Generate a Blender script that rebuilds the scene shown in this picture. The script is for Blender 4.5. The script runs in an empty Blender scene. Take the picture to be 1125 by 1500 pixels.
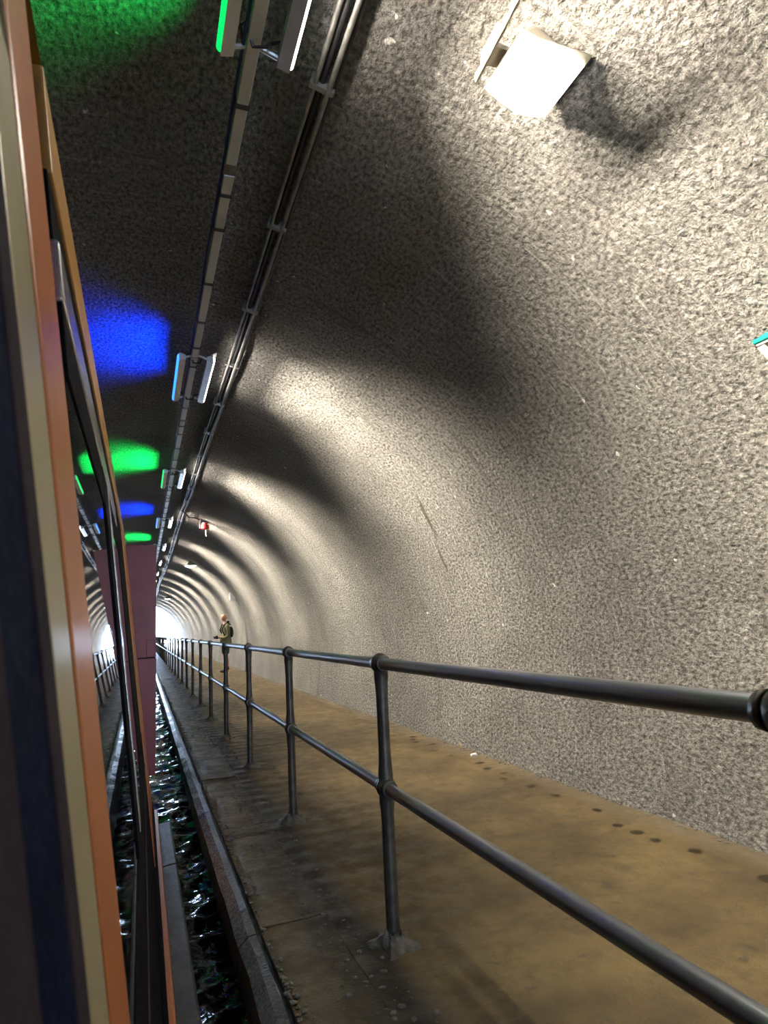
import bpy, bmesh, math, random
from mathutils import Vector, Matrix, noise
random.seed(7)
SC = bpy.context.scene
COL = SC.collection
R = math.radians
# ------------------------------------------------------------------ camera
FPX = 926.2311
YAW, PITCH, ROLL = 0.3694, 0.1705, -0.0570
cy, sy, cp, sp = math.cos(YAW), math.sin(YAW), math.cos(PITCH), math.sin(PITCH)
fw = Vector((sy * cp, cy * cp, sp)); rt = Vector((cy, -sy, 0)); up = rt.cross(fw)
r2 = rt * math.cos(ROLL) + up * math.sin(ROLL); u2 = -rt * math.sin(ROLL) + up * math.cos(ROLL)
cd = bpy.data.cameras.new('camera'); cam = bpy.data.objects.new('camera', cd); COL.objects.link(cam)
m = Matrix.Identity(4)
for i in range(3):
    m[i][0], m[i][1], m[i][2] = r2[i], u2[i], -fw[i]
cam.matrix_world = m
cd.sensor_fit = 'HORIZONTAL'; cd.sensor_width = 36; cd.lens = 36 * FPX / 1125
cd.clip_start = 0.02; cd.clip_end = 500
cd.dof.use_dof = True; cd.dof.focus_distance = 5.0; cd.dof.aperture_fstop = 10.5
SC.camera = cam
# ------------------------------------------------------------------ daylight outside, exposure
w = bpy.data.worlds.new('sky'); SC.world = w; w.use_nodes = True
bg = w.node_tree.nodes['Background']
bg.inputs[0].default_value = (0.55, 0.72, 1.0, 1); bg.inputs[1].default_value = 42.0
SC.view_settings.view_transform = 'Standard'; SC.view_settings.look = 'None'
SC.view_settings.gamma = 1; SC.view_settings.use_curve_mapping = False
SC.view_settings.exposure = 0.6
YF, YB = 58.0, -32.0            # the two tunnel mouths
def mouth(name, y, rot):        # light portals: they only guide sampling of the sky through the mouths
    l = bpy.data.lights.new(name, 'AREA'); l.shape = 'RECTANGLE'; l.size = 7; l.size_y = 6; l.cycles.is_portal = True
    o = bpy.data.objects.new(name, l); COL.objects.link(o); o.location = (-0.05, y, 0); o.rotation_euler = (rot, 0, 0)
mouth('front_mouth_portal', YF + .3, R(-90)); mouth('back_mouth_portal', YB - .3, R(90))
TUBE_W, HAUNCH_W, COLOUR_W, FLOOD_W = 84.0, 4.5, 25.0, 13.0

# ------------------------------------------------------------------ helpers
def link(name, me, mat=None, parent=None, smooth=False):
    o = bpy.data.objects.new(name, me); COL.objects.link(o)
    if mat is not None and not me.materials: me.materials.append(mat)
    if parent is not None: o.parent = parent
    if smooth:
        for p in me.polygons: p.use_smooth = True
    return o
def empty(name, loc=(0, 0, 0)):
    o = bpy.data.objects.new(name, None); COL.objects.link(o); o.location = loc; o.empty_display_size = .05
    return o
def tag(o, label=None, cat=None, group=None, kind=None):
    if label: o['label'] = label
    if cat: o['category'] = cat
    if group: o['group'] = group
    if kind: o['kind'] = kind
    return o
class MB:
    def __init__(s): s.v, s.f = [], []
    def add(s, vs, fs):
        b = len(s.v); s.v += [tuple(v) for v in vs]; s.f += [tuple(i + b for i in f) for f in fs]; return s
    def hexa(s, c):               # 8 corners: bottom 4 then top 4
        return s.add(c, [(3, 2, 1, 0), (4, 5, 6, 7), (0, 1, 5, 4), (1, 2, 6, 5), (2, 3, 7, 6), (3, 0, 4, 7)])
    def box(s, a, b):
        (x0, y0, z0), (x1, y1, z1) = a, b
        return s.hexa([(x0, y0, z0), (x1, y0, z0), (x1, y1, z0), (x0, y1, z0), (x0, y0, z1), (x1, y0, z1), (x1, y1, z1), (x0, y1, z1)])
    def tube(s, pts, rad, n=10, cap=True):
        pts = [Vector(p) for p in pts]; rads = rad if isinstance(rad, (list, tuple)) else [rad] * len(pts)
        b = len(s.v); ref = None
        for i, p in enumerate(pts):
            d = (pts[min(i + 1, len(pts) - 1)] - pts[max(i - 1, 0)]).normalized()
            if ref is None: ref = Vector((0, 0, 1)) if abs(d.z) < .9 else Vector((1, 0, 0))
            e = d.cross(ref).normalized(); g = e.cross(d).normalized(); ref = g
            for k in range(n):
                a = 2 * math.pi * k / n
                s.v.append(tuple(p + (e * math.cos(a) + g * math.sin(a)) * rads[i]))
        for i in range(len(pts) - 1):
            for k in range(n):
                s.f.append((b + i * n + k, b + i * n + (k + 1) % n, b + (i + 1) * n + (k + 1) % n, b + (i + 1) * n + k))
        if cap:
            s.f.append(tuple(b + k for k in range(n))[::-1]); s.f.append(tuple(b + (len(pts) - 1) * n + k for k in range(n)))
        return s
    def mesh(s, name):
        me = bpy.data.meshes.new(name); me.from_pydata(s.v, [], s.f); me.update()
        bm = bmesh.new(); bm.from_mesh(me); bmesh.ops.recalc_face_normals(bm, faces=bm.faces); bm.to_mesh(me); bm.free()
        return me
    def build(s, name, mat, parent=None, smooth=False, bevel=0):
        o = link(name, s.mesh(name), mat, parent, smooth)
        if bevel:
            b = o.modifiers.new('bevel', 'BEVEL'); b.width = bevel; b.segments = 2; b.limit_method = 'ANGLE'
        return o
def fbm(p, o=4):
    return noise.fractal(Vector(p), 1.0, 2.0, o)
# materials
def mat(name, col=(.5, .5, .5), rough=.6, metal=0, emit=None, es=0, spec=.5):
    m = bpy.data.materials.new(name); m.use_nodes = True
    p = m.node_tree.nodes['Principled BSDF']
    p.inputs['Base Color'].default_value = (*col, 1); p.inputs['Roughness'].default_value = rough
    p.inputs['Metallic'].default_value = metal; p.inputs['Specular IOR Level'].default_value = spec
    if emit: p.inputs['Emission Color'].default_value = (*emit, 1); p.inputs['Emission Strength'].default_value = es
    return m
class NT:
    def __init__(s, m): s.t = m.node_tree; s.p = s.t.nodes['Principled BSDF']
    def n(s, typ, ins=None, **kw):
        nd = s.t.nodes.new(typ)
        for k, v in kw.items(): setattr(nd, k, v)
        for k, v in (ins or {}).items():
            if hasattr(v, 'is_output') or isinstance(v, bpy.types.NodeSocket): s.t.links.new(v, nd.inputs[k])
            else: nd.inputs[k].default_value = v
        return nd
    def noise(s, vec, scale, detail=3, rough=.55, dist=0):
        return s.n('ShaderNodeTexNoise', {'Vector': vec, 'Scale': scale, 'Detail': detail, 'Roughness': rough, 'Distortion': dist}).outputs[0]
    def math(s, op, a, b=0.0, c=None):
        nd = s.n('ShaderNodeMath', {0: a, 1: b}, operation=op)
        if c is not None: nd.inputs[2].default_value = c
        return nd.outputs[0]
    def rng(s, v, a, b, c=0.0, d=1.0, smooth=True):
        return s.n('ShaderNodeMapRange', {0: v, 1: a, 2: b, 3: c, 4: d}, interpolation_type='SMOOTHSTEP' if smooth else 'LINEAR').outputs[0]
    def mix(s, f, a, b, blend='MIX'):
        nd = s.n('ShaderNodeMix', data_type='RGBA', blend_type=blend)
        for k, v in ((0, f), (6, a), (7, b)):
            if isinstance(v, bpy.types.NodeSocket): s.t.links.new(v, nd.inputs[k])
            else: nd.inputs[k].default_value = v if k == 0 else (*v, 1) if len(v) == 3 else v
        return nd.outputs[2]
    def map(s, vec, scale=(1, 1, 1)):
        return s.n('ShaderNodeMapping', {'Vector': vec, 'Scale': scale}).outputs[0]
    def bump(s, h, strength, dist, normal=None):
        i = {'Height': h, 'Strength': strength, 'Distance': dist}
        if normal is not None: i['Normal'] = normal
        return s.n('ShaderNodeBump', i).outputs[0]
    def set(s, k, v): s.t.links.new(v, s.p.inputs[k])

def rough_mat(name, c0, c1, scale=8, rough=.6, metal=0, bump=.3, bd=.004, spec=.5):
    m = mat(name, c0, rough, metal, spec=spec); t = NT(m)
    co = t.n('ShaderNodeTexCoord').outputs['Object']
    a = t.noise(co, scale, 4); b = t.noise(co, scale * 9, 3)
    t.set('Base Color', t.mix(t.rng(a, .35, .65), c0, c1))
    if bump:
        t.set('Roughness', t.rng(b, .2, .8, max(0, rough - .12), min(1, rough + .12)))
        t.set('Normal', t.bump(b, bump, bd))
    return m

STAINS = [(1.66, 5.62, .36, .05, -.15), (1.22, 5.72, .22, .04, .0)]
def concrete_wall():
    m = mat('sprayed_concrete', (.5, .47, .41), .92, spec=.25); t = NT(m)
    uv = t.n('ShaderNodeTexCoord').outputs['UV']           # metres: u round the arch, v along the tunnel
    fine = t.noise(uv, 35, 5, .64)
    mid = t.noise(uv, 11, 5, .65)
    big = t.noise(uv, 1.1, 5, .6)
    grit = t.noise(t.map(uv, (1, .62, 1)), 46, 4, .62)
    hgt = t.math('ADD', fine, t.math('MULTIPLY', mid, .8))
    col = t.mix(t.rng(big, .3, .7), (.275, .266, .250), (.365, .353, .332))
    col = t.mix(t.rng(grit, .32, .60, .85, 0), col, (.07, .064, .058))
    col = t.mix(t.rng(grit, .58, .72, 0, .6), col, (.60, .575, .52))
    # lime and water marks that run round the arch
    st = t.noise(t.map(uv, (3.2, 34, 1)), 1.0, 5, .62, .3)
    col = t.mix(t.math('MULTIPLY', t.rng(st, .57, .69), .3), col, (.72, .70, .66))
    st2 = t.noise(t.map(uv, (.55, 5, 1)), 1.3, 5, .65, .5)
    col = t.mix(t.math('MULTIPLY', t.rng(st2, .56, .72), .55), col, (.13, .115, .11))
    sp_ = t.noise(uv, 13, 2, .5)
    col = t.mix(t.rng(sp_, .72, .76), col, (.8, .79, .76))
    # two brown seepage stains on the haunch
    wv = t.n('ShaderNodeVectorMath', {0: uv, 1: t.n('ShaderNodeVectorMath', {0: t.n('ShaderNodeTexNoise', {'Vector': uv, 'Scale': 3.0, 'Detail': 4}).outputs[1], 1: (.16, .16, .16)}, operation='MULTIPLY').outputs[0]}, operation='ADD').outputs[0]
    for (cu, cv, ru, rv, rot) in STAINS:
        mp = t.n('ShaderNodeMapping', {'Vector': wv, 'Location': (cu + .08, cv + .08, 0), 'Rotation': (0, 0, rot), 'Scale': (ru, rv, 1)}, vector_type='TEXTURE').outputs[0]
        d = t.n('ShaderNodeVectorMath', {0: t.n('ShaderNodeVectorMath', {0: mp, 1: (1, 1, 0)}, operation='MULTIPLY').outputs[0]}, operation='LENGTH').outputs['Value']
        col = t.mix(t.rng(d, .3, 1, .75, 0), col, (.085, .062, .035))
    t.set('Base Color', col)
    t.set('Normal', t.bump(hgt, 1.0, .085))
    return m
def path_mat(name, slab=False):
    m = mat(name, (.3, .24, .15), .62, spec=.35); t = NT(m)
    co = t.n('ShaderNodeNewGeometry').outputs['Position']
    sx = t.n('ShaderNodeSeparateXYZ', {0: co})
    X, Y = sx.outputs[0], sx.outputs[1]
    big = t.noise(co, 1.5, 5, .6); mid = t.noise(co, 7, 5, .65); fine = t.noise(co, 90, 4, .6)
    col = t.mix(t.rng(big, .32, .68), (.078, .056, .028), (.155, .112, .050))
    col = t.mix(t.math('MULTIPLY', t.rng(mid, .45, .7), .55), col, (.065, .048, .028))
    wob = t.math('ADD', X, t.math('MULTIPLY', t.math('SUBTRACT', mid, .5), .22))
    # dark wet run under the handrail and a pale dusty strip by the wall
    c_ = 0.83
    run = t.math('SUBTRACT', 1.0, t.rng(t.math('ABSOLUTE', t.math('SUBTRACT', wob, c_)), .02, .17))
    col = t.mix(t.math('MULTIPLY', run, t.rng(big, .25, .6, .6, .95)), col, (.032, .028, .027))
    # blackened spots
    sp_ = t.noise(co, 11, 4, .6)
    col = t.mix(t.math('MULTIPLY', t.rng(sp_, .60, .70), .8), col, (.045, .04, .03))
    col = t.mix(t.math('MULTIPLY', t.rng(wob, 2.72, 2.92), .5), col, (.15, .125, .09))
    if slab:
        col = t.mix(t.math('MULTIPLY', t.rng(mid, .35, .6), .45), col, (.105, .088, .060))
    t.set('Base Color', col)
    wv = t.n('ShaderNodeTexWave', {'Vector': co, 'Scale': 1.55, 'Distortion': 2.2, 'Detail': 3, 'Detail Scale': 1.4}, bands_direction='Y').outputs[1]
    h = t.math('ADD', t.math('MULTIPLY', fine, .12), t.math('MULTIPLY', mid, .45))
    if not slab: h = t.math('ADD', h, t.math('MULTIPLY', wv, .38))
    t.set('Normal', t.bump(h, .8, .03 if not slab else .05))
    t.set('Roughness', t.rng(mid, .35, .65, .42, .72))
    return m
def water_mat():
    m = mat('canal_water', (.006, .006, .007), .03, spec=.6); t = NT(m)
    t.p.inputs['IOR'].default_value = 1.333
    co = t.n('ShaderNodeTexCoord').outputs['Object']
    a = t.noise(t.map(co, (1.0, 1.6, 1)), 9, 3, .5, .6); b = t.noise(co, 34, 2, .5)
    t.set('Normal', t.bump(t.math('ADD', a, t.math('MULTIPLY', b, .12)), .30, .05))
    return m

M_wall = concrete_wall(); M_path = path_mat('towpath_concrete'); M_slab = path_mat('edging_concrete', True)
M_cope = rough_mat('wet_coping', (.055, .048, .034), (.10, .088, .06), 6, .5, 0, .6, .012, .25)
M_wet_lit = rough_mat('wet_daylit_coping_face', (.13, .14, .155), (.21, .22, .24), 9, .27, 0, .22, .006, .9)  # wet bevel; bluish daylight falling on it is put into the colour
M_water = water_mat()
M_rail = mat('galvanised_rail', (.34, .36, .39), .36, .9)
M_post = rough_mat('tarred_post', (.055, .05, .042), (.10, .09, .07), 16, .42, .45, .4, .003)
M_mortar = rough_mat('mortar', (.075, .066, .055), (.17, .155, .135), 25, .5, 0, .9, .01)
M_gal = rough_mat('pale_trunking', (.52, .53, .56), (.60, .61, .63), 5, .42, .15, .1, .001)
M_dark = rough_mat('black_plastic', (.012, .012, .014), (.022, .022, .026), 9, .45, 0, .2, .002)
M_alu = rough_mat('lamp_housing', (.46, .47, .50), (.54, .55, .58), 9, .38, .4, .1, .001)
M_bluecable = rough_mat('blue_cable', (.02, .03, .16), (.03, .04, .2), 9, .4, 0, .1, .001)
M_tray = rough_mat('dusty_steel', (.17, .165, .16), (.26, .255, .25), 12, .5, .5, .3, .002)
M_white_e = mat('white_diffuser', (.8, .8, .8), .4, emit=(1, .93, .84), es=9)
M_green_e = mat('green_diffuser', (.1, .5, .2), .4, emit=(.0, .62, .10), es=1.3)
M_blue_e = mat('blue_diffuser', (.1, .2, .6), .4, emit=(.03, .22, 1), es=1.8)
M_flood_e = mat('flood_lens', (.9, .9, .85), .4, emit=(1, .96, .88), es=8)
M_cream = rough_mat('cream_paint', (.52, .46, .33), (.58, .51, .38), 5, .4, 0, 0.0, .001)
M_beige = rough_mat('flood_housing', (.46, .40, .31), (.53, .47, .37), 5, .5, 0, .1, .001)

# ------------------------------------------------------------------ the tunnel
CX, CZ, RAD = -0.05, -0.6, 3.105
ZF, ZW, XW, XE = -1.278, -1.66, 2.975, 0.474     # path level, water level, wall foot, path edge
ys = []
y = YB
while y < YF:
    ys.append(y); y += .12 if -1 < y < 9 else (.3 if y < 30 else .8)
ys.append(YF)
def vault(name, a0, a1, n, label):
    vs, fs, uvs = [], [], []
    for yy in ys:
        for i in range(n + 1):
            a = a0 + (a1 - a0) * i / n
            ca, sa = math.cos(a), math.sin(a)
            d = .022 * fbm((ca * 3.1 * .9, sa * 3.1 * .9, yy * .9), 3) + .012 * fbm((ca * 3.1 * 4, sa * 3.1 * 4, yy * 4), 2)
            r = RAD + d
            vs.append((CX + r * ca, yy, CZ + r * sa)); uvs.append((a * RAD, yy))
    for j in range(len(ys) - 1):
        for i in range(n):
            k = j * (n + 1) + i; fs.append((k, k + n + 1, k + n + 2, k + 1))
    me = bpy.data.meshes.new(name); me.from_pydata(vs, [], fs); me.update()
    ul = me.uv_layers.new(name='arch')
    for lp in me.loops: ul.data[lp.index].uv = uvs[lp.vertex_index]
    o = link(name, me, M_wall, smooth=True)
    return tag(o, label, None, None, 'structure')
A_foot = -math.asin((-ZF + CZ + .06) / RAD)          # a little below path level
vault('wall_right', A_foot, R(62), 70, 'rough sprayed concrete tunnel wall rising behind the towpath')
vault('ceiling', R(62), R(118), 52, 'rough sprayed concrete tunnel crown over the canal')
vault('wall_left', R(118), R(203), 60, 'rough sprayed concrete tunnel wall beyond the boat')
# outer shell so that no daylight passes, and the two headwalls
def headwall(name, y0, y1):
    b = MB(); n = 40; arc = [(CX + (RAD + .02) * math.cos(R(-25) + R(230) * i / n), CZ + (RAD + .02) * math.sin(R(-25) + R(230) * i / n)) for i in range(n + 1)]
    out = []
    for (x, z) in arc:
        dx, dz = x - CX, z - CZ; k = min(7 / max(abs(dx), 1e-6), 5.2 / max(abs(dz), 1e-6)); out.append((CX + dx * k, CZ + dz * k))
    for yy in (y0, y1):
        for i in range(n + 1): b.v += [(arc[i][0], yy, arc[i][1]), (out[i][0], yy, out[i][1])]
    o = 2 * (n + 1)
    for i in range(n):
        k = 2 * i
        b.f += [(k, k + 1, k + 3, k + 2), (o + k, o + k + 2, o + k + 3, o + k + 1), (k, k + 2, o + k + 2, o + k), (k + 1, o + k + 1, o + k + 3, k + 3)]
    return tag(b.build(name, M_slab), None, None, None, 'structure')
headwall('wall_front', YF - .05, YF + .5); headwall('wall_back', YB - .5, YB + .05)
# towpath
fl = MB(); fl.box((.78, YB - 10, ZF - .5), (XW + .16, YF, ZF)); fl.box((.46, YF, ZF - .5), (9, YF + 40, ZF)); fl.box((.48, YB - 10, ZF - .5), (.78, YF, ZF - .035))
floor = tag(fl.build('floor', M_path), 'ochre concrete towpath between handrail and tunnel wall', None, None, 'structure')
joints = [-31.5 + 1.5 * k + .03 for k in range(60)]
js = sorted(joints + [4.30])
slab_pool = []
for i in range(5):
    b = bmesh.new(); bmesh.ops.create_cube(b, size=1)
    bmesh.ops.subdivide_edges(b, edges=list(b.edges), cuts=3, use_grid_fill=True)
    for v in b.verts:
        q = v.co.copy(); v.co.z += (.08 if q.z > .4 else 0) * fbm((q.x * 2 + i * 7, q.y * 3, 1), 2)
        if abs(q.x) > .49 or abs(q.y) > .49: v.co.z -= .03 if q.z > .4 and q.x < .4 else 0
    me = bpy.data.meshes.new('paving_slab'); b.to_mesh(me); b.free(); me.materials.append(M_slab); slab_pool.append(me)
for a, c in zip(js[:-1], js[1:]):
    o = link('paving_slab', random.choice(slab_pool), None, floor)
    o.location = ((XE + .014 + .785) / 2, (a + c) / 2, ZF - .05 + random.uniform(-.004, .006)); o.scale = (.785 - XE - .014, c - a - .012, .1)
# damp drip marks in a row along the wall foot
dm = bpy.data.meshes.new('damp_spot'); b = MB(); n = 12
b.v = [(0, 0, .0035)] + [(math.cos(2 * math.pi * k / n) * (1 + .22 * fbm((k * .9, 3, 0), 2)), math.sin(2 * math.pi * k / n) * (1 + .22 * fbm((k * .9, 8, 0), 2)), .0005) for k in range(n)]
b.f = [(0, 1 + k, 1 + (k + 1) % n) for k in range(n)]
dm = b.mesh('damp_spot'); dm.materials.append(rough_mat('damp_stain', (.022, .014, .006), (.035, .023, .01), 30, .35, 0, .3, .003))
yy = 1.7
while yy < 14:
    o = link('damp_spot', dm, None, floor)
    o.location = (2.74 + random.uniform(-.09, .08), yy, ZF + .0005); o.scale = (random.uniform(.028, .055), random.uniform(.024, .045), 1); o.rotation_euler.z = random.uniform(0, 3)
    yy += random.choice((.15, .22, .3, .42))
# coping along the canal, in lengths
cope = tag(empty('trim_1', (XE, 0, ZF)), 'wet concrete canal coping along the towpath edge', None, None, 'structure')
def coping(y0, y1):
    prof = [(XE - .004, ZF - .5), (XE - .004, ZF - .020), (XE - .036, ZF - .024), (XE - .078, ZF - .062), (XE - .074, ZF - .165), (XE - .03, ZF - .20), (XE - .03, ZF - .5)]
    b = MB(); nseg = max(2, int((y1 - y0) / .12)); n = len(prof)
    for j in range(nseg + 1):
        yy = y0 + (y1 - y0) * j / nseg
        for k, (x, z) in enumerate(prof):
            dx = .006 * fbm((k * .3, yy * 3, 4), 3) if k in (2, 3, 4) else 0
            b.v.append((x + dx - XE, yy, z + (.006 * fbm((k * .4, yy * 4, 9), 3) if k in (2, 1, 3) else 0) - ZF))
    for j in range(nseg):
        for k in range(n): b.f.append((j * n + k, j * n + (k + 1) % n, (j + 1) * n + (k + 1) % n, (j + 1) * n + k))
    b.f += [tuple(range(n)), tuple(nseg * n + k for k in range(n))]
    o = b.build('coping_stone', M_cope, cope); o.data.materials.append(M_wet_lit)
    for p in o.data.polygons:
        if p.normal.x < -.4 and p.normal.z > .2: p.material_index = 1
    return o
yc = 0.98 - 2.05 * 8
while yc < 30:
    coping(yc + .006, yc + 2.044); yc += 2.05
coping(yc, YF + 20)
# rubble and crumbs of mortar on the edging
rb = MB()
ico = bmesh.new(); bmesh.ops.create_icosphere(ico, subdivisions=1, radius=1)
iv = [v.co.copy() for v in ico.verts]; ifc = [tuple(v.index for v in f.verts) for f in ico.faces]; ico.free()
def crumb(x, yv, z, s):
    q = Matrix.Rotation(random.uniform(0, 6), 3, 'Z'); sc = (s * random.uniform(.7, 1.6), s * random.uniform(.7, 1.4), s * random.uniform(.35, .8))
    rb.add([Vector((x, yv, z)) + q @ Vector((v.x * sc[0] * random.uniform(.75, 1.2), v.y * sc[1] * random.uniform(.75, 1.2), v.z * sc[2])) for v in iv], ifc)
for i in range(900):
    yv = 1.6 + 16 * random.random() ** 1.4
    crumb(XE + .012 + abs(random.gauss(0, .022)), yv, ZF + .002, .0025 + .009 * random.random() ** 2)
for i in range(900):
    yv = 1.8 + 18 * random.random() ** 1.3
    crumb(.79 + random.gauss(0, .07), yv, ZF + .001, .0025 + .011 * random.random() ** 2.5)
for i in range(500):
    crumb(XE + .02 + .42 * random.random(), 1.8 + 14 * random.random(), ZF + .001, random.uniform(.002, .006))
for i in range(500):
    crumb(2.955 + random.gauss(0, .012), 1 + 18 * random.random(), ZF + .003, random.uniform(.004, .012))
tag(rb.build('mortar_crumbs', rough_mat('pale_grit', (.09, .082, .07), (.19, .175, .155), 40, .5, 0, .5, .003)), 'crumbs of mortar and grit scattered along the towpath edge', 'rubble', None, 'stuff')
# water
xs = [-3.0, -2.4, -1.6, -.8, -.3] + [-.2 + .02 * i for i in range(34)]
yw = [YB - 10, -20, -10, -5, -1]
yv = 0
while yv < 62:
    yw.append(yv); yv += .022 if 1.5 < yv < 7 else (.05 if yv < 14 else (.15 if yv < 30 else .5))
yw += [70, 98]
b = MB()
for yv in yw:
    for x in xs:
        k = 1 if x > -.25 else 0
        h = .032 * fbm((x * 4.6 + yv * 2.0, yv * 5.4 - x * 2.4, .3), 2) + .011 * fbm((x * 13 + 3, yv * 14, 1.3), 2)
        b.v.append((x, yv, ZW + h * k))
nx = len(xs)
for j in range(len(yw) - 1):
    for i in range(nx - 1): b.f.append((j * nx + i, j * nx + i + 1, (j + 1) * nx + i + 1, (j + 1) * nx + i))
tag(b.build('canal_water', M_water, None, True), 'black rippling canal water between boat and towpath', 'water', None, 'stuff')
# outside ground
b = MB(); b.box((-40, YF + .5, ZF - .6), (-3.2, YF + 40, ZF)); b.box((9, YF + .5, ZF - .6), (40, YF + 40, ZF))
tag(b.build('ground', M_slab), None, None, None, 'structure')

# ------------------------------------------------------------------ handrail
XR, ZT, ZM, Y0, DY = .9547, -.1777, -.6834, .7998, 1.829
rail = tag(empty('handrail', (XR, 0, ZF)), 'black and grey tubular steel handrail along the towpath', 'railing')
def lathe(profile, n=16):
    b = MB()
    for (r, z) in profile:
        for k in range(n): b.v.append((r * math.cos(2 * math.pi * k / n), r * math.sin(2 * math.pi * k / n), z))
    for j in range(len(profile) - 1):
        for k in range(n): b.f.append((j * n + k, j * n + (k + 1) % n, (j + 1) * n + (k + 1) % n, (j + 1) * n + k))
    b.f += [tuple(range(n)), tuple((len(profile) - 1) * n + k for k in range(n))]
    return b.mesh('post')
def ball(zc, r, up_=True, down=True):
    s = []
    for k in range(-4, 5):
        a = k / 4 * R(44); s.append((r * math.cos(a), zc + r * math.sin(a)))
    return s
hm, ht = ZM - ZF, ZT - ZF
post_me = lathe([(.030, 0), (.0285, .03), (.0275, .1), (.0265, hm - .13), (.028, hm - .09), (.031, hm - .06)] + ball(hm, .043) +
                [(.031, hm + .06), (.027, hm + .10), (.0255, hm + .15), (.0255, ht - .15), (.028, ht - .09), (.031, ht - .06)] + ball(ht, .043) + [(.012, ht + .043)])
post_me.materials.append(M_post)
for p in post_me.polygons: p.use_smooth = True
base_pool = []
for i in range(4):
    b = MB(); n = 18; rings = [(.034, .05), (.042, .034), (.062, .016), (.085, .006), (.10, -.004)]
    for (r, z) in rings:
        for k in range(n):
            a = 2 * math.pi * k / n; q = 1 + .55 * fbm((math.cos(a) * 1.7 + i * 5, math.sin(a) * 1.7, r * 9), 3) * (r > .04)
            b.v.append((r * q * math.cos(a) * 1.0, r * q * math.sin(a), z * (1 + .6 * fbm((a, i, r * 30), 2))))
    for j in range(len(rings) - 1):
        for k in range(n): b.f.append((j * n + k, j * n + (k + 1) % n, (j + 1) * n + (k + 1) % n, (j + 1) * n + k))
    me = b.mesh('mortar_base'); me.materials.append(M_mortar); base_pool.append(me)
col_me = MB().tube([(0, .030, 0), (0, .050, 0)], [.036, .033], 14).mesh('collar'); col_me.materials.append(M_post)
for p in col_me.polygons: p.use_smooth = len(p.vertices) == 4
k0 = -4
for k in range(k0, 40):
    p = link('post', post_me, None, rail); p.location = (0, Y0 + k * DY - (.055 if k == 0 else 0), 0); p.rotation_euler = (random.uniform(-.006, .006), random.uniform(-.006, .006), 0)
    for z in (hm, ht) if k < 16 else ():
        for a_ in (0, math.pi):
            c = link('collar', col_me, None, p); c.location = (0, 0, z); c.rotation_euler = (0, 0, a_)
    if k < 14:
        q = link('mortar_base', base_pool[k % 4], None, p); q.scale = (1, 1.1, 1)
for nm, z in (('top_rail', ht), ('middle_rail', hm)):
    pts = [(0, Y0 + k0 * DY + i * DY / 4, z + .0012 * fbm((i * .7, z, 0), 2)) for i in range(44 * 4 - 3)]
    MB().tube(pts, .0245, 18).build(nm, M_rail, rail, True)

# ------------------------------------------------------------------ lights along the crown
XB, ZB = .385, 2.235
def arch_z(x): return CZ + math.sqrt(RAD ** 2 - (x - CX) ** 2)
trunk = tag(empty('cable_trunking', (XB, 0, ZB)), 'pale grey cable trunking with dark clips running under the tunnel crown', 'trunking')
P0, PL, PER = 1.16, 1.0, 3.95           # first lamp starts, lamp length, period
clip_me = MB().box((-.031, -.012, -.023), (.031, .012, .03)).mesh('clip'); clip_me.materials.append(M_dark)
hang_me = MB().tube([(0, 0, .02), (0, 0, arch_z(XB) - ZB + .02)], .006, 8).mesh('hanger'); hang_me.materials.append(M_tray)
yy = P0 - 2 * PER
len_me = {}
def length(y0, y1):
    b = MB(); b.box((-.026, y0, -.018), (.026, y1, .026))
    b.build('trunking_length', M_gal, trunk, bevel=.004)
k = 0
while yy < YF:
    length(yy, yy + 1.62); length(yy + 1.70, yy + PER - .02)
    jb = MB().box((-.030, yy + 1.62, -.012), (.024, yy + 1.70, .024)); jb.build('coupler', M_tray, trunk)
    for q in (.18, 1.25, 1.85, 2.15, 2.75, 3.3, 3.75):
        if yy < 32:
            c = link('clip', clip_me, None, trunk); c.location = (0, yy + q, 0)
    for q in (1.35, 3.6):
        if yy < 24:
            c = link('hanger', hang_me, None, trunk); c.location = (0, yy + q, 0)
    yy += PER
MB().tube([(-.036 + .006 * fbm((i * .9, 0, 0), 2), P0 - 2 * PER + i * .4, .012 + .012 * fbm((i * .8, 5, 0), 2)) for i in range(150)], .007, 6).build('cable', M_bluecable, trunk)

def area(name, loc, nrm_, sx, sy_, col, watts, parent, spread=R(150)):
    l = bpy.data.lights.new(name, 'AREA'); l.shape = 'RECTANGLE'; l.size = sx; l.size_y = sy_; l.energy = watts; l.color = col; l.spread = spread
    o = bpy.data.objects.new(name, l); COL.objects.link(o); o.parent = parent; o.location = loc
    z = -Vector(nrm_).normalized(); yv_ = Vector((0, 1, 0)); x = yv_.cross(z).normalized(); yv_ = z.cross(x)
    o.rotation_euler = Matrix((x, yv_, z)).transposed().to_euler()
    return o
def housing(sgn):
    # slim wedge body, closed above, holding the tube on its outer edge
    b = MB(); x0, x1 = sgn * .085, sgn * .135
    for (xa, za) in ((x0, .0), (x1, -.028), (x1, .022), (x0, .022)): pass
    c = [(x0, 0, -.020), (x1, 0, -.034), (x1, 0, .034), (x0, 0, .020)]
    b.v = c + [(x, PL, z) for (x, _, z) in c]
    b.f = [(0, 1, 2, 3), (7, 6, 5, 4), (0, 4, 5, 1), (1, 5, 6, 2), (2, 6, 7, 3), (3, 7, 4, 0)]
    return b.mesh('lamp_body')
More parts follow.
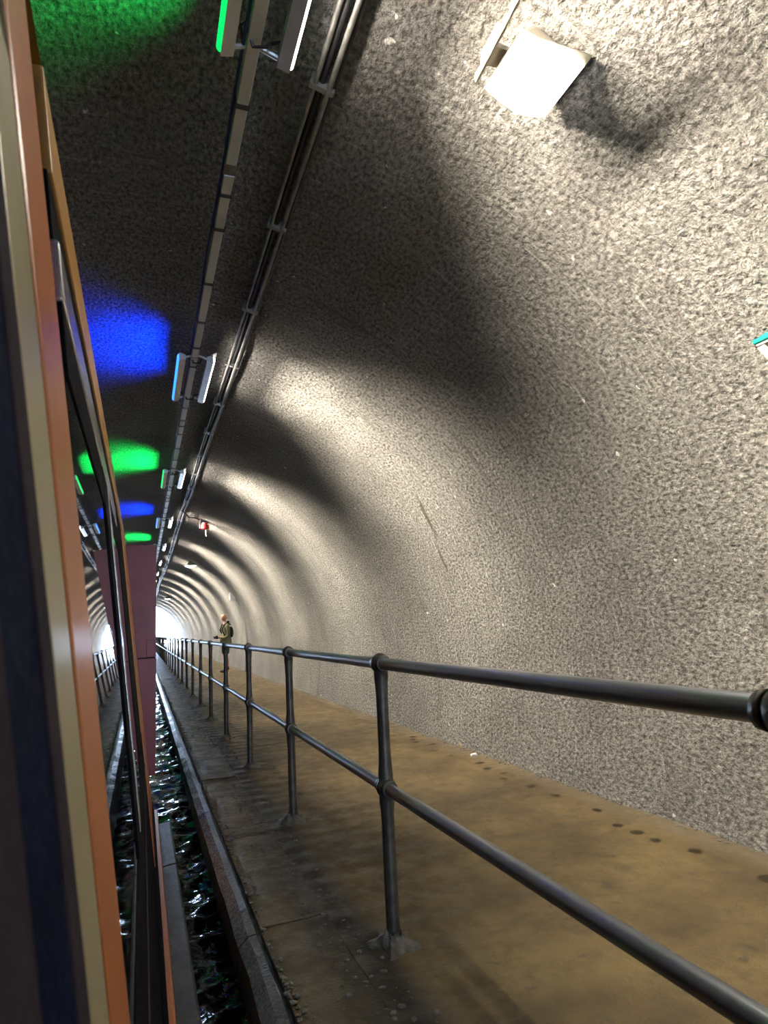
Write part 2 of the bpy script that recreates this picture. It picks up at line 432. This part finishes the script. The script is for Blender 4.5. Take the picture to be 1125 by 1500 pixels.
def tube_me(sgn):
    b = MB(); n = 8; pts = []
    for k in range(n + 1):
        a = -math.pi / 2 + math.pi * k / n; pts.append((sgn * (.136 + .016 * math.cos(a)), .026 * math.sin(a)))
    for yv_ in (.01, PL - .01):
        for (x, z) in pts: b.v.append((x, yv_, z))
    for k in range(n): b.f.append((k, k + 1, n + 2 + k, n + 1 + k))
    b.f += [tuple(range(n + 1)), tuple(range(n + 1, 2 * n + 2))]
    return b.mesh('diffuser')
me_h = {s: housing(s) for s in (-1, 1)}
me_t = {}
for s, mm, nm in ((-1, M_green_e, 'g'), (-1, M_blue_e, 'b'), (1, M_white_e, 'w')):
    t_ = tube_me(s); t_.materials.append(mm); me_t[nm] = t_
for s in me_h: me_h[s].materials.append(M_alu)
me_hood = MB().hexa([(.120, -.01, .033), (.165, -.01, .058), (.165, PL + .01, .058), (.120, PL + .01, .033), (.120, -.01, .037), (.165, -.01, .062), (.165, PL + .01, .062), (.120, PL + .01, .037)]).mesh('visor'); me_hood.materials.append(M_alu)
me_br = MB()
me_br.tube([(-.135, 0, .0), (-.09, 0, .006), (0, 0, .036), (.09, 0, .004), (.135, 0, -.004)], .011, 8)
me_br = me_br.mesh('bracket'); me_br.materials.append(M_alu)
me_cab = MB().tube([(-.09, .06, .03), (-.05, .02, .05), (-.02, .05, -.025), (.03, .03, -.03), (.05, .07, .03), (.09, .05, .03)], .007, 6).tube([(-.07, .02, .03), (-.05, .1, .02), (0, .09, .04)], .006, 6)
me_cab = me_cab.mesh('wiring'); me_cab.materials.append(M_dark)
lab = {0: 'twin tube lamp with green and white tubes, nearest, at the photo top edge',
       1: 'twin tube lamp with blue and white tubes, second along the crown',
       2: 'twin tube lamp with green and white tubes, above the near purple glow',
       3: 'twin tube lamp with blue and white tubes, last clear pair above the red panel',
       4: 'small twin tube lamp with green tube, fifth along the crown, beside the red panel top',
       5: 'small twin tube lamp with blue tube, sixth along the crown, beside the red panel'}
for k in range(-1, 14):
    o = empty('tube_lamp', (XB + .015, P0 + k * PER, ZB - .012))
    g = k % 2 == 0
    tag(o, lab.get(k, 'tiny twin tube lamp far down the tunnel crown' if k > 0 else 'twin tube lamp with blue tube over the path behind the camera'), 'lamp', 'twin tube lamps along the tunnel crown')
    for s in (-1, 1): link('lamp_body', me_h[s], None, o)
    d1 = link('diffuser', me_t['g' if g else 'b'], None, o); d1['label'] = 'green tube' if g else 'blue tube'
    d2 = link('diffuser', me_t['w'], None, o); d2['label'] = 'white tube'
    link('visor', me_hood, None, o)
    for yv_ in (.02, PL - .02):
        br = link('bracket', me_br, None, o); br.location = (0, yv_, 0)
    wi = link('wiring', me_cab, None, o)
    wi = link('wiring', me_cab, None, o); wi.location = (0, PL - .12, 0)
    area('tube_light', (.158, PL / 2, -.006), (1, 0, -.78), .03, PL - .06, (1, .89, .72), TUBE_W, o, R(92))
    area('tube_light_upper', (.158, PL / 2, .008), (1, 0, -.05), .02, PL - .06, (1, .90, .76), HAUNCH_W, o, R(130))
    area('colour_light', (-.158, PL / 2, .004), (-.88, 0, .5), .03, PL - .06, (.0, 1, .13) if g else (.0, .03, 1), COLOUR_W, o, R(110))
# cable ladder to the right of the lamps
def lad_x(y): return (.715 + .02 * math.sin(y * .35) + .012 * fbm((y * .25, 2, 0), 2) + (.03 if y > 7.5 else 0) * min(1, (y - 7.5) / 2))
lad = tag(empty('cable_ladder', (0, 0, 0)), 'dark twin conduit cable ladder fixed to the ceiling right of the lamps', 'cable ladder')
NYL = [-6 + .25 * i for i in range(int((YF + 6) / .25))]
for off, r in ((-.032, .011), (.032, .013)):
    MB().tube([(lad_x(v) + off, v, arch_z(lad_x(v) + off) - .055) for v in NYL], r, 8).build('conduit', M_tray, lad, True)
MB().tube([(lad_x(v) + .055 + .006 * fbm((v * 1.3, 0, 4), 2), v, arch_z(lad_x(v)) - .045) for v in NYL], .014, 8).build('cable', M_dark, lad, True)
MB().tube([(lad_x(v) + .0 + .008 * fbm((v * 1.1, 3, 4), 2), v, arch_z(lad_x(v)) - .030) for v in NYL], .016, 8).build('cable', M_dark, lad, True)
rung = MB().box((-.055, -.014, -.016), (.06, .014, .05)).mesh('clip'); rung.materials.append(M_tray)
v = -5
while v < 30:
    c = link('clip', rung, None, lad); c.location = (lad_x(v), v, arch_z(lad_x(v)) - .050); c.rotation_euler.y = math.asin((lad_x(v) - CX) / RAD)
    v += 1.05
# floodlights on the right haunch
def flood(y0, label):
    x0, x1, zb = 1.225, 1.55, 2.0
    o = empty('floodlight', (x0, y0, zb)); tag(o, label, 'lamp', 'square floodlights on the right of the vault')
    L = .28; b = MB(); xt = (x0 + x1) / 2 + .06 - x0
    b.hexa([(0, 0, .022), (x1 - x0, 0, .022), (x1 - x0, L, .022), (0, L, .022)] + [(xt + a_, L / 2 + c_, arch_z(x0 + xt + a_) - zb + .02) for a_, c_ in ((-.07, -.06), (.07, -.06), (.07, .06), (-.07, .06))])
    b.build('housing', M_beige, o, bevel=.004)
    b = MB()
    for j, yv_ in enumerate((.012, L - .012)):
        for i in range(9):
            t_ = i / 8; b.v.append((.008 + (x1 - x0 - .016) * t_, yv_ + .05 * (t_ - .35), .018 - .045 * math.sin(math.pi * t_)))
    for i in range(8): b.f.append((i, i + 1, 10 + i, 9 + i))
    b.v += [(v_[0], v_[1], .03) for v_ in b.v[:18]]
    for i in range(8): b.f += [(i, 18 + i, 19 + i, i + 1), (9 + i, 10 + i, 28 + i, 27 + i)]
    b.f += [(0, 9, 27, 18), (8, 26, 35, 17)]
    b.build('lens', M_flood_e, o)
    b = MB(); b.hexa([(-.060, -.13, .035), (-.052, -.13, .035), (-.046, L - .06, .0), (-.056, L - .06, .0), (-.060, -.13, .055), (-.052, -.13, .055), (-.046, L - .06, .03), (-.056, L - .06, .03)])
    b.hexa([(-.058, 0, .02), (-.048, 0, .02), (-.048, L - .1, .01), (-.058, L - .1, .01), (-.062, .03, .07), (-.054, .03, .07), (-.054, L - .13, .065), (-.062, L - .13, .065)])
    b.build('side_flange', M_cream, o)
    b = MB().box((-.05, .09, .035), (.03, L - .11, .06)); b.build('bracket', M_beige, o)
    area('flood_light', ((x1 - x0) / 2, L / 2 + .01, -.032), (-.25, 0, -1), .28, .22, (1, .93, .80), FLOOD_W, o, R(150))
flood(1.58, 'large square floodlight with glowing white lens at the top right, nearest')
flood(20.3, 'square floodlight on the vault above the standing man')
flood(40.0, 'tiny square floodlight over the bright tunnel mouth')
# teal sign, red beacon, white box
o = empty('wall_sign', (2.52, 1.86, 1.13)); tag(o, 'teal sign plate on a brown bracket at the right edge of the photo', 'sign')
b = MB().box((-.008, -.30, -.02), (.045, .004, .012)); b.build('plate', mat('teal_plate', (.0, .17, .145), .35), o, bevel=.003)
MB().box((.002, -.30, -.030), (.047, -.004, -.0205)).build('edge_strip', mat('sign_white', (.8, .82, .8), .4), o)
MB().tube([(.01, -.02, -.035), (.07, -.03, -.10), (.20, -.03, -.13)], [.016, .02, .03], 10).build('bracket', M_beige, o, True)
yb, xb = 13.3, 1.19; zb = arch_z(xb)
o = empty('alarm_beacon', (xb, yb, zb)); tag(o, 'red alarm beacon hanging from the vault beside the cable ladder', 'beacon')
M_red = rough_mat('red_plastic', (.42, .02, .02), (.5, .03, .03), 9, .4, 0, .1, .001)
MB().box((-.10, -.06, -.05), (.14, .06, .05)).build('mounting_plate', M_dark, o, bevel=.01)
MB().tube([(0, 0, -.05), (0, 0, -.09), (0, 0, -.10), (0, 0, -.17), (0, 0, -.19)], [.06, .06, .085, .085, .05], 14).build('body', M_red, o)
MB().box((-.11, -.03, -.17), (-.05, .03, -.09)).build('horn', M_red, o, bevel=.01)
MB().tube([(.02, 0, -.19), (.025, 0, -.33)], .014, 8).build('stem', M_tray, o)
MB().tube([(-.06, 0, -.0), (-.2, .0, .05), (-.32, -.15, .03), (lad_x(12.9) - xb, -.5, arch_z(.76) - zb - .05)], .013, 8).build('cable', M_dark, o, True)
o = empty('junction_box', (2.56, 19.9, 1.02)); tag(o, 'small white box fixed to the wall above the standing man', 'box')
MB().box((-.07, -.09, -.13), (.1, .09, .11)).build('body', mat('box_white', (.78, .78, .76), .5), o, bevel=.012)
MB().box((-.078, -.07, -.10), (-.069, .07, .08)).build('lid', mat('box_lid', (.86, .86, .84), .5), o, bevel=.003)
# litter at the wall foot
b = MB(); b.add([(0, 0, 0), (.012, -.004, .018), (.008, .004, .045), (-.004, .002, .06), (-.014, -.004, .04), (-.010, .002, .016)], [(0, 1, 2, 3), (0, 3, 4, 5)])
lf = b.build('leaf', mat('yellow_leaf', (.62, .40, .06), .6)); lf.location = (2.925, 5.85, ZF + .001); lf.rotation_euler = (.1, .1, .6)
so = lf.modifiers.new('thick', 'SOLIDIFY'); so.thickness = .002
tag(lf, 'small yellow leaf standing at the foot of the wall', 'leaf')
b = MB().hexa([(0, 0, 0), (.07, .01, 0), (.075, .05, .0), (.01, .045, .0), (.004, 0, .014), (.06, .012, .01), (.07, .05, .016), (.012, .04, .012)])
pp = b.build('paper_scrap', mat('paper', (.72, .72, .70), .7)); pp.location = (2.86, 5.5, ZF + .0005); tag(pp, 'crumpled white paper scrap on the path beside the yellow leaf', 'litter')

# ------------------------------------------------------------------ the boat beside the camera
TH, D0 = R(5.9), .06
NV = Vector((math.cos(TH), 0, math.sin(TH))); LV = Vector((-math.sin(TH), 0, math.cos(TH)))
def P(s, t, h): return Vector((0, s, 0)) + LV * t + NV * (h - D0)
M_orange = rough_mat('orange_paint', (.50, .165, .05), (.56, .19, .06), 4, .36, 0, 0.0, .001)
M_ochre = rough_mat('ochre_paint', (.46, .24, .06), (.53, .28, .075), 4, .4, 0, 0.0, .001)
M_maroon = rough_mat('maroon_paint', (.20, .018, .022), (.235, .024, .028), 3, .42, 0, 0.0, .001)
M_rubber = rough_mat('black_rubber', (.006, .006, .008), (.010, .010, .014), 12, .75, 0, .2, .001, spec=.04)
M_navy = rough_mat('navy_rubber', (.004, .009, .032), (.006, .013, .045), 12, .8, 0, .2, .001, spec=.04)
M_mauve = rough_mat('dark_mauve_trim', (.035, .03, .042), (.05, .042, .055), 12, .8, 0, .2, .001, spec=.04)
M_frame = rough_mat('warm_lit_frame', (.40, .36, .22), (.46, .41, .26), 6, .38, .1, 0.0, .001)  # aluminium frame, with warm lamplight painted into its colour
M_silver = rough_mat('aluminium', (.55, .55, .58), (.62, .62, .65), 10, .25, .9, 0, .001)
M_fender = rough_mat('grey_fender', (.055, .053, .05), (.085, .082, .076), 5, .5, 0, .2, .002)
M_hull = rough_mat('black_hull', (.01, .01, .01), (.02, .018, .016), 5, .5, 0, .2, .002)
M_glass = mat('dark_window_glass', (.012, .014, .018), .012, spec=.5); M_glass.node_tree.nodes['Principled BSDF'].inputs['IOR'].default_value = 1.6
NT(M_glass).set('Roughness', NT(M_glass).rng(NT(M_glass).noise(NT(M_glass).n('ShaderNodeTexCoord').outputs['Object'], 6), .3, .7, .008, .02))
boat = tag(empty('canal_boat', (0, 0, ZW)), 'orange and maroon passenger boat with dark windows alongside the camera', 'boat')
def bp(name, s0, s1, t0, t1, h0, h1, m, skew=0.0, bevel=.002):
    c = []
    for h in (h0, h1):
        for (s, t) in ((s0, t0), (s1, t0), (s1, t1), (s0, t1)):
            c.append(P(s - skew * t, t, h) - boat.location)
    return MB().hexa(c).build(name, m, boat, bevel=bevel)
TT, TB, TS = .86, -1.45, -.56                     # roof edge, gunwale along the side plane
SE = 5.9
# cabin body behind the side (inside of the boat is dark)
b = MB(); z0 = -.9
c = [P(-4, TB, -.03), P(SE, TB, -.03), Vector((-2.2, SE, -.95)), Vector((-2.2, -4, -.95)), P(-4, TT, -.03), P(SE, TT, -.03), Vector((-2.02, SE, .86)), Vector((-2.02, -4, .86))]
MB().hexa([q - boat.location for q in c]).build('cabin', M_rubber, boat)
# cambered roof
b = MB(); nn = 10; a0, a1 = P(0, TT, 0), Vector((-2.02, 0, .86))
for yv_ in (-4, SE):
    for i in range(nn + 1):
        t_ = i / nn; q = a0.lerp(a1, t_); b.v.append((q.x, yv_, q.z + .09 * math.sin(math.pi * t_) - boat.location.z))
for i in range(nn): b.f.append((i, i + 1, nn + 2 + i, nn + 1 + i))
b.f += [tuple(range(nn + 1)), tuple(range(nn + 1, 2 * nn + 2)), (0, nn + 1, 2 * nn + 1, nn)]
b.build('roof', M_ochre, boat)
# hull
c = [P(-4, -1.95, .0), P(SE, -1.95, .0), Vector((-2.3, SE, -2.0)), Vector((-2.3, -4, -2.0)), P(-4, TB, .0), P(SE, TB, .0), Vector((-2.3, SE, -.95)), Vector((-2.3, -4, -.95))]
MB().hexa([q - boat.location for q in c]).build('hull', M_hull, boat)
# roof rail and window head: ochre, black, aluminium, black
bp('roof_gutter', .93, SE, .68, TT, -.03, .002, M_ochre, bevel=.004)
bp('head_seal', .92, SE, .575, .68, -.03, -.004, M_rubber)
bp('head_rail', .92, 2.95, .475, .572, -.03, .003, M_silver, bevel=.006)
bp('glazing_seal', .92, 2.95, .365, .475, -.03, .0, M_rubber)
# window panes and stiles
bp('window_pane', .90, 1.9, TS, .365, -.02, -.003, M_glass, bevel=0)
bp('window_stile', 1.86, 2.10, TS, .475, -.03, .0015, M_rubber)
bp('stile_edge', 2.10, 2.22, TS, .475, -.03, .003, M_silver, bevel=.001)
bp('window_pane', 2.22, 2.95, TS, .475, -.02, -.002, M_glass, bevel=0)
bp('window_stile', 2.95, 4.1, TS, .572, -.03, .0, M_rubber)
bp('stile_edge', 4.1, 4.3, TS, .572, -.03, .002, M_ochre)
bp('sill_panel', .905, 4.3, -1.56, TS, -.03, .0, M_rubber)
bp('sill_seal', .905, SE, -1.56, -1.36, 0, .017, M_rubber)
bp('sill_edge', 1.4, 4.3, TS - .22, TS - .20, -.01, .003, M_mauve)
bp('corner_panel', 4.3, SE, TB, .68, -.03, .004, M_orange)
# the window's near jamb
SKW = .17
bp('jamb_seal', .20, .345, TB, TT - .1, -.03, .0, M_mauve, SKW, .004)
bp('window_seal', .345, .462, TB, TT - .1, -.03, -.002, M_navy, SKW, .004)
bp('jamb_trim', .462, .515, TB, TT - .1, -.03, .0, M_mauve, SKW, .003)
bp('jamb_frame', .515, .640, TB, TT - .02, -.03, .0, M_frame, SKW, .004)
bp('jamb_seam', .640, .665, TB, TT - .02, -.03, -.003, M_maroon, SKW)
bp('jamb_post', .665, .893, TB, TT - .01, -.03, .0, M_orange, SKW, .006)
bp('window_pane', -1.6, .2, TB, .5, -.02, -.003, M_glass, bevel=0)
bp('head_panel', -4, .55, .5, .69, -.03, 0, M_ochre)
bp('side_panel', -4, -1.6, TB, .5, -.03, 0, M_orange)
# gunwale and fender boards
bp('gunwale', -4, SE, -1.55, -1.43, .012, .042, M_orange, bevel=.006)
for a, c_ in ((-4, -1.3), (-1.29, .75), (.76, 2.86), (2.87, 4.84), (4.85, SE)):
    bp('fender_board', a, c_, -1.80, -1.545, -.02, .135 if a != .76 else .128, M_fender, bevel=.012)
# maroon door standing out from the bow end of the cabin
def door(name, x0, x1, z0, z1, y0, y1, m, **k):
    return MB().box((x0, y0 - 0, z0 - boat.location.z), (x1, y1, z1 - boat.location.z)).build(name, m, boat, **k)
door('door_panel', -.20, .108, -.188, .752, 5.70, 5.735, M_maroon, bevel=.004)
door('door_panel', -.16, .110, -1.12, -.194, 5.70, 5.735, M_maroon, bevel=.004)
door('door_seam', -.15, .104, -.20, -.18, 5.705, 5.73, M_navy)
door('door_latch', .032, .098, -.185, -.045, 5.690, 5.702, M_maroon, bevel=.003)

# ------------------------------------------------------------------ the man on the towpath
def skin(name, pts, edges, mat_, parent, levels=2, root=0):
    me = bpy.data.meshes.new(name); me.from_pydata([p[0] for p in pts], edges, [])
    o = bpy.data.objects.new(name, me); COL.objects.link(o); o.parent = parent
    o.modifiers.new('skin', 'SKIN')
    for i, p in enumerate(pts):
        r = p[1]; me.skin_vertices[0].data[i].radius = r if isinstance(r, tuple) else (r, r)
    me.skin_vertices[0].data[root].use_root = True
    s = o.modifiers.new('sub', 'SUBSURF'); s.levels = levels; s.render_levels = levels
    me.materials.append(mat_)
    o.modifiers['skin'].use_smooth_shade = True
    return o
man = tag(empty('person', (2.42, 20.45, ZF)), 'bald man in olive jacket and dark shorts standing on the towpath by the wall', 'person')
man.rotation_euler.z = R(100)            # local -Y is his front; he looks across the canal
man.rotation_euler.z = R(-84)
M_skin = rough_mat('skin', (.55, .27, .20), (.60, .31, .23), 20, .5, 0, .05, .001)
M_olive = rough_mat('olive_cloth', (.13, .125, .06), (.17, .16, .08), 18, .85, 0, .3, .004)
M_short = rough_mat('dark_cloth', (.02, .02, .028), (.03, .03, .04), 18, .85, 0, .3, .004)
M_pack = rough_mat('black_cloth', (.008, .008, .01), (.015, .015, .018), 18, .8, 0, .3, .004)
V = [((0, 0, .95), (.13, .10)), ((0, .0, 1.12), (.13, .095)), ((0, .01, 1.30), (.15, .10)), ((0, .015, 1.43), (.11, .075)), ((0, .0, 1.50), .055), ((0, -.015, 1.56), .055)]
E_ = [(i, i + 1) for i in range(5)]
def limb(start, pts):
    last = start
    for p in pts:
        V.append(p); E_.append((last, len(V) - 1)); last = len(V) - 1
    return last
for s in (-1, 1):
    limb(0, [((s * .095, 0, .88), .095), ((s * .10, -.01, .70), .078), ((s * .10, -.015, .49), .056), ((s * .105, .02, .34), .056), ((s * .105, .025, .10), .038), ((s * .105, .0, .05), .04), ((s * .11, -.13, .035), .034)])
    h = limb(3, [((s * .18, .01, 1.41), .062), ((s * .235, .03, 1.24), .048), ((s * .25, .04, 1.12), .042), ((s * .19, -.07, 1.04), .036), ((s * .10, -.175, 1.06), .026), ((s * .07, -.205, 1.07), .030), ((s * .05, -.24, 1.075), .026)])
    for fz, L in ((-.026, .045), (-.009, .055), (.009, .052), (.026, .042)):
        limb(h, [((s * .045, -.255, 1.075 + fz), .0095), ((s * .028, -.275, 1.075 + fz), .009), ((s * .028 - s * L * .5, -.282, 1.075 + fz * .9), .008)])
    limb(h - 1, [((s * .04, -.200, 1.10), .011), ((s * .02, -.228, 1.112), .009)])
skin('body', V, E_, M_skin, man)
# head
hb = bmesh.new(); bmesh.ops.create_uvsphere(hb, u_segments=28, v_segments=20, radius=1)
for v in hb.verts:
    x, y_, z = v.co
    sx_, sy_, sz_ = .078, .098, .118
    if z < 0: sx_ *= 1 - .28 * (-z) ** 1.3; sy_ *= 1 - .12 * (-z)
    q = Vector((x * sx_, y_ * sy_, z * sz_))
    if y_ < 0 and z < -.2: q.y -= .012 * (-z)
    if y_ < -.75 and abs(x) < .25 and -.38 < z < .12: q.y -= .024 * (1 - abs(x) / .25) * (1 - (z + .38) / .6)
    if y_ < -.6 and .12 < z < .26 and .15 < abs(x) < .5: q.y += .010
    if y_ < -.7 and -.58 < z < -.48 and abs(x) < .35: q.y += .008
    v.co = q
me = bpy.data.meshes.new('head'); hb.to_mesh(me); hb.free()
hd = link('head', me, M_skin, man, True); hd.location = (0, -.03, 1.665); hd.rotation_euler.z = 0
for s in (-1, 1):
    e = MB().tube([(s * .074, .005, -.03), (s * .083, .012, 0), (s * .078, .018, .028)], [.010, .016, .010], 8).build('ear', M_skin, hd, True)
    eb = bmesh.new(); bmesh.ops.create_uvsphere(eb, u_segments=10, v_segments=8, radius=.011); em = bpy.data.meshes.new('eye'); eb.to_mesh(em); eb.free()
    ey = link('eye', em, mat('eye_dark', (.05, .04, .03), .2), hd, True); ey.location = (s * .030, -.085, .018)
MB().tube([(-.022, -.088, -.062), (0, -.094, -.062), (.022, -.088, -.062)], .005, 6).build('mouth', mat('lips', (.40, .14, .12), .5), hd, True)
# clothing
V2 = [((0, 0, .79), (.185, .15)), ((0, .0, 1.12), (.155, .115)), ((0, .01, 1.30), (.175, .12)), ((0, .015, 1.43), (.13, .09)), ((0, .005, 1.485), .068)]
E2 = [(i, i + 1) for i in range(4)]
for s in (-1, 1):
    last = 3
    for p in [((s * .18, .01, 1.41), .078), ((s * .235, .03, 1.24), .064), ((s * .25, .04, 1.12), .058), ((s * .19, -.07, 1.04), .050), ((s * .125, -.155, 1.055), .044), ((s * .10, -.18, 1.06), .036)]:
        V2.append(p); E2.append((last, len(V2) - 1)); last = len(V2) - 1
skin('jacket', V2, E2, M_olive, man)
b = MB(); n = 20
for (rx, ry, z) in ((.185, .172, .84), (.192, .18, .86), (.188, .172, 1.0), (.165, .14, 1.14), (.13, .10, 1.20)):
    for k in range(n): b.v.append((rx * math.cos(2 * math.pi * k / n), ry * math.sin(2 * math.pi * k / n), z))
for j in range(4):
    for k in range(n): b.f.append((j * n + k, j * n + (k + 1) % n, (j + 1) * n + (k + 1) % n, (j + 1) * n + k))
b.build('jacket_skirt', M_olive, man, True)
V3 = [((0, 0, 1.02), (.165, .13)), ((0, 0, .92), (.175, .14))]; E3 = [(0, 1)]
for s in (-1, 1):
    last = 1
    for p in [((s * .10, 0, .80), .115), ((s * .108, -.008, .66), .10), ((s * .11, -.012, .52), .096)]:
        V3.append(p); E3.append((last, len(V3) - 1)); last = len(V3) - 1
skin('shorts', V3, E3, M_short, man)
skin('rucksack', [((0, .15, 1.02), (.13, .07)), ((0, .17, 1.2), (.14, .085)), ((0, .15, 1.40), (.12, .07))], [(0, 1), (1, 2)], M_pack, man)
for s in (-1, 1):
    MB().tube([(s * .11, .13, 1.42), (s * .125, .05, 1.50), (s * .13, -.08, 1.44), (s * .14, -.135, 1.28), (s * .15, -.05, 1.10), (s * .13, .10, 1.02)], .022, 8).build('strap', M_pack, man, True)
skin('hood', [((-.08, .03, 1.50), .04), ((-.05, .09, 1.52), .055), ((.05, .09, 1.52), .055), ((.08, .03, 1.50), .04)], [(0, 1), (1, 2), (2, 3)], M_pack, man, 1)
for s in (-1, 1):
    skin('shoe', [((s * .105, .045, .045), (.045, .045)), ((s * .108, -.05, .042), (.046, .040)), ((s * .112, -.16, .034), (.042, .032))], [(0, 1), (1, 2)], M_pack, man)
    MB().tube([(s * .105, .022, .08), (s * .105, .024, .17)], [.046, .047], 12).build('sock', M_pack, man, True)
pc = tag(empty('held_camera', (0, 0, 0)), 'small dark camera held at his waist by the man on the towpath', 'camera')  # the camera in his hands, no bag
fr = Matrix.Rotation(man.rotation_euler.z, 4, 'Z')
pc.location = man.location + (fr @ Vector((0, -.268, 1.02)).to_4d()).to_3d(); pc.rotation_euler = man.rotation_euler
MB().box((-.065, -.045, -.0), (.065, .025, .10)).build('camera_body', M_pack, pc, bevel=.012)
MB().tube([(0, -.04, .05), (0, -.095, .05)], [.034, .036], 16).build('lens', M_pack, pc, True)
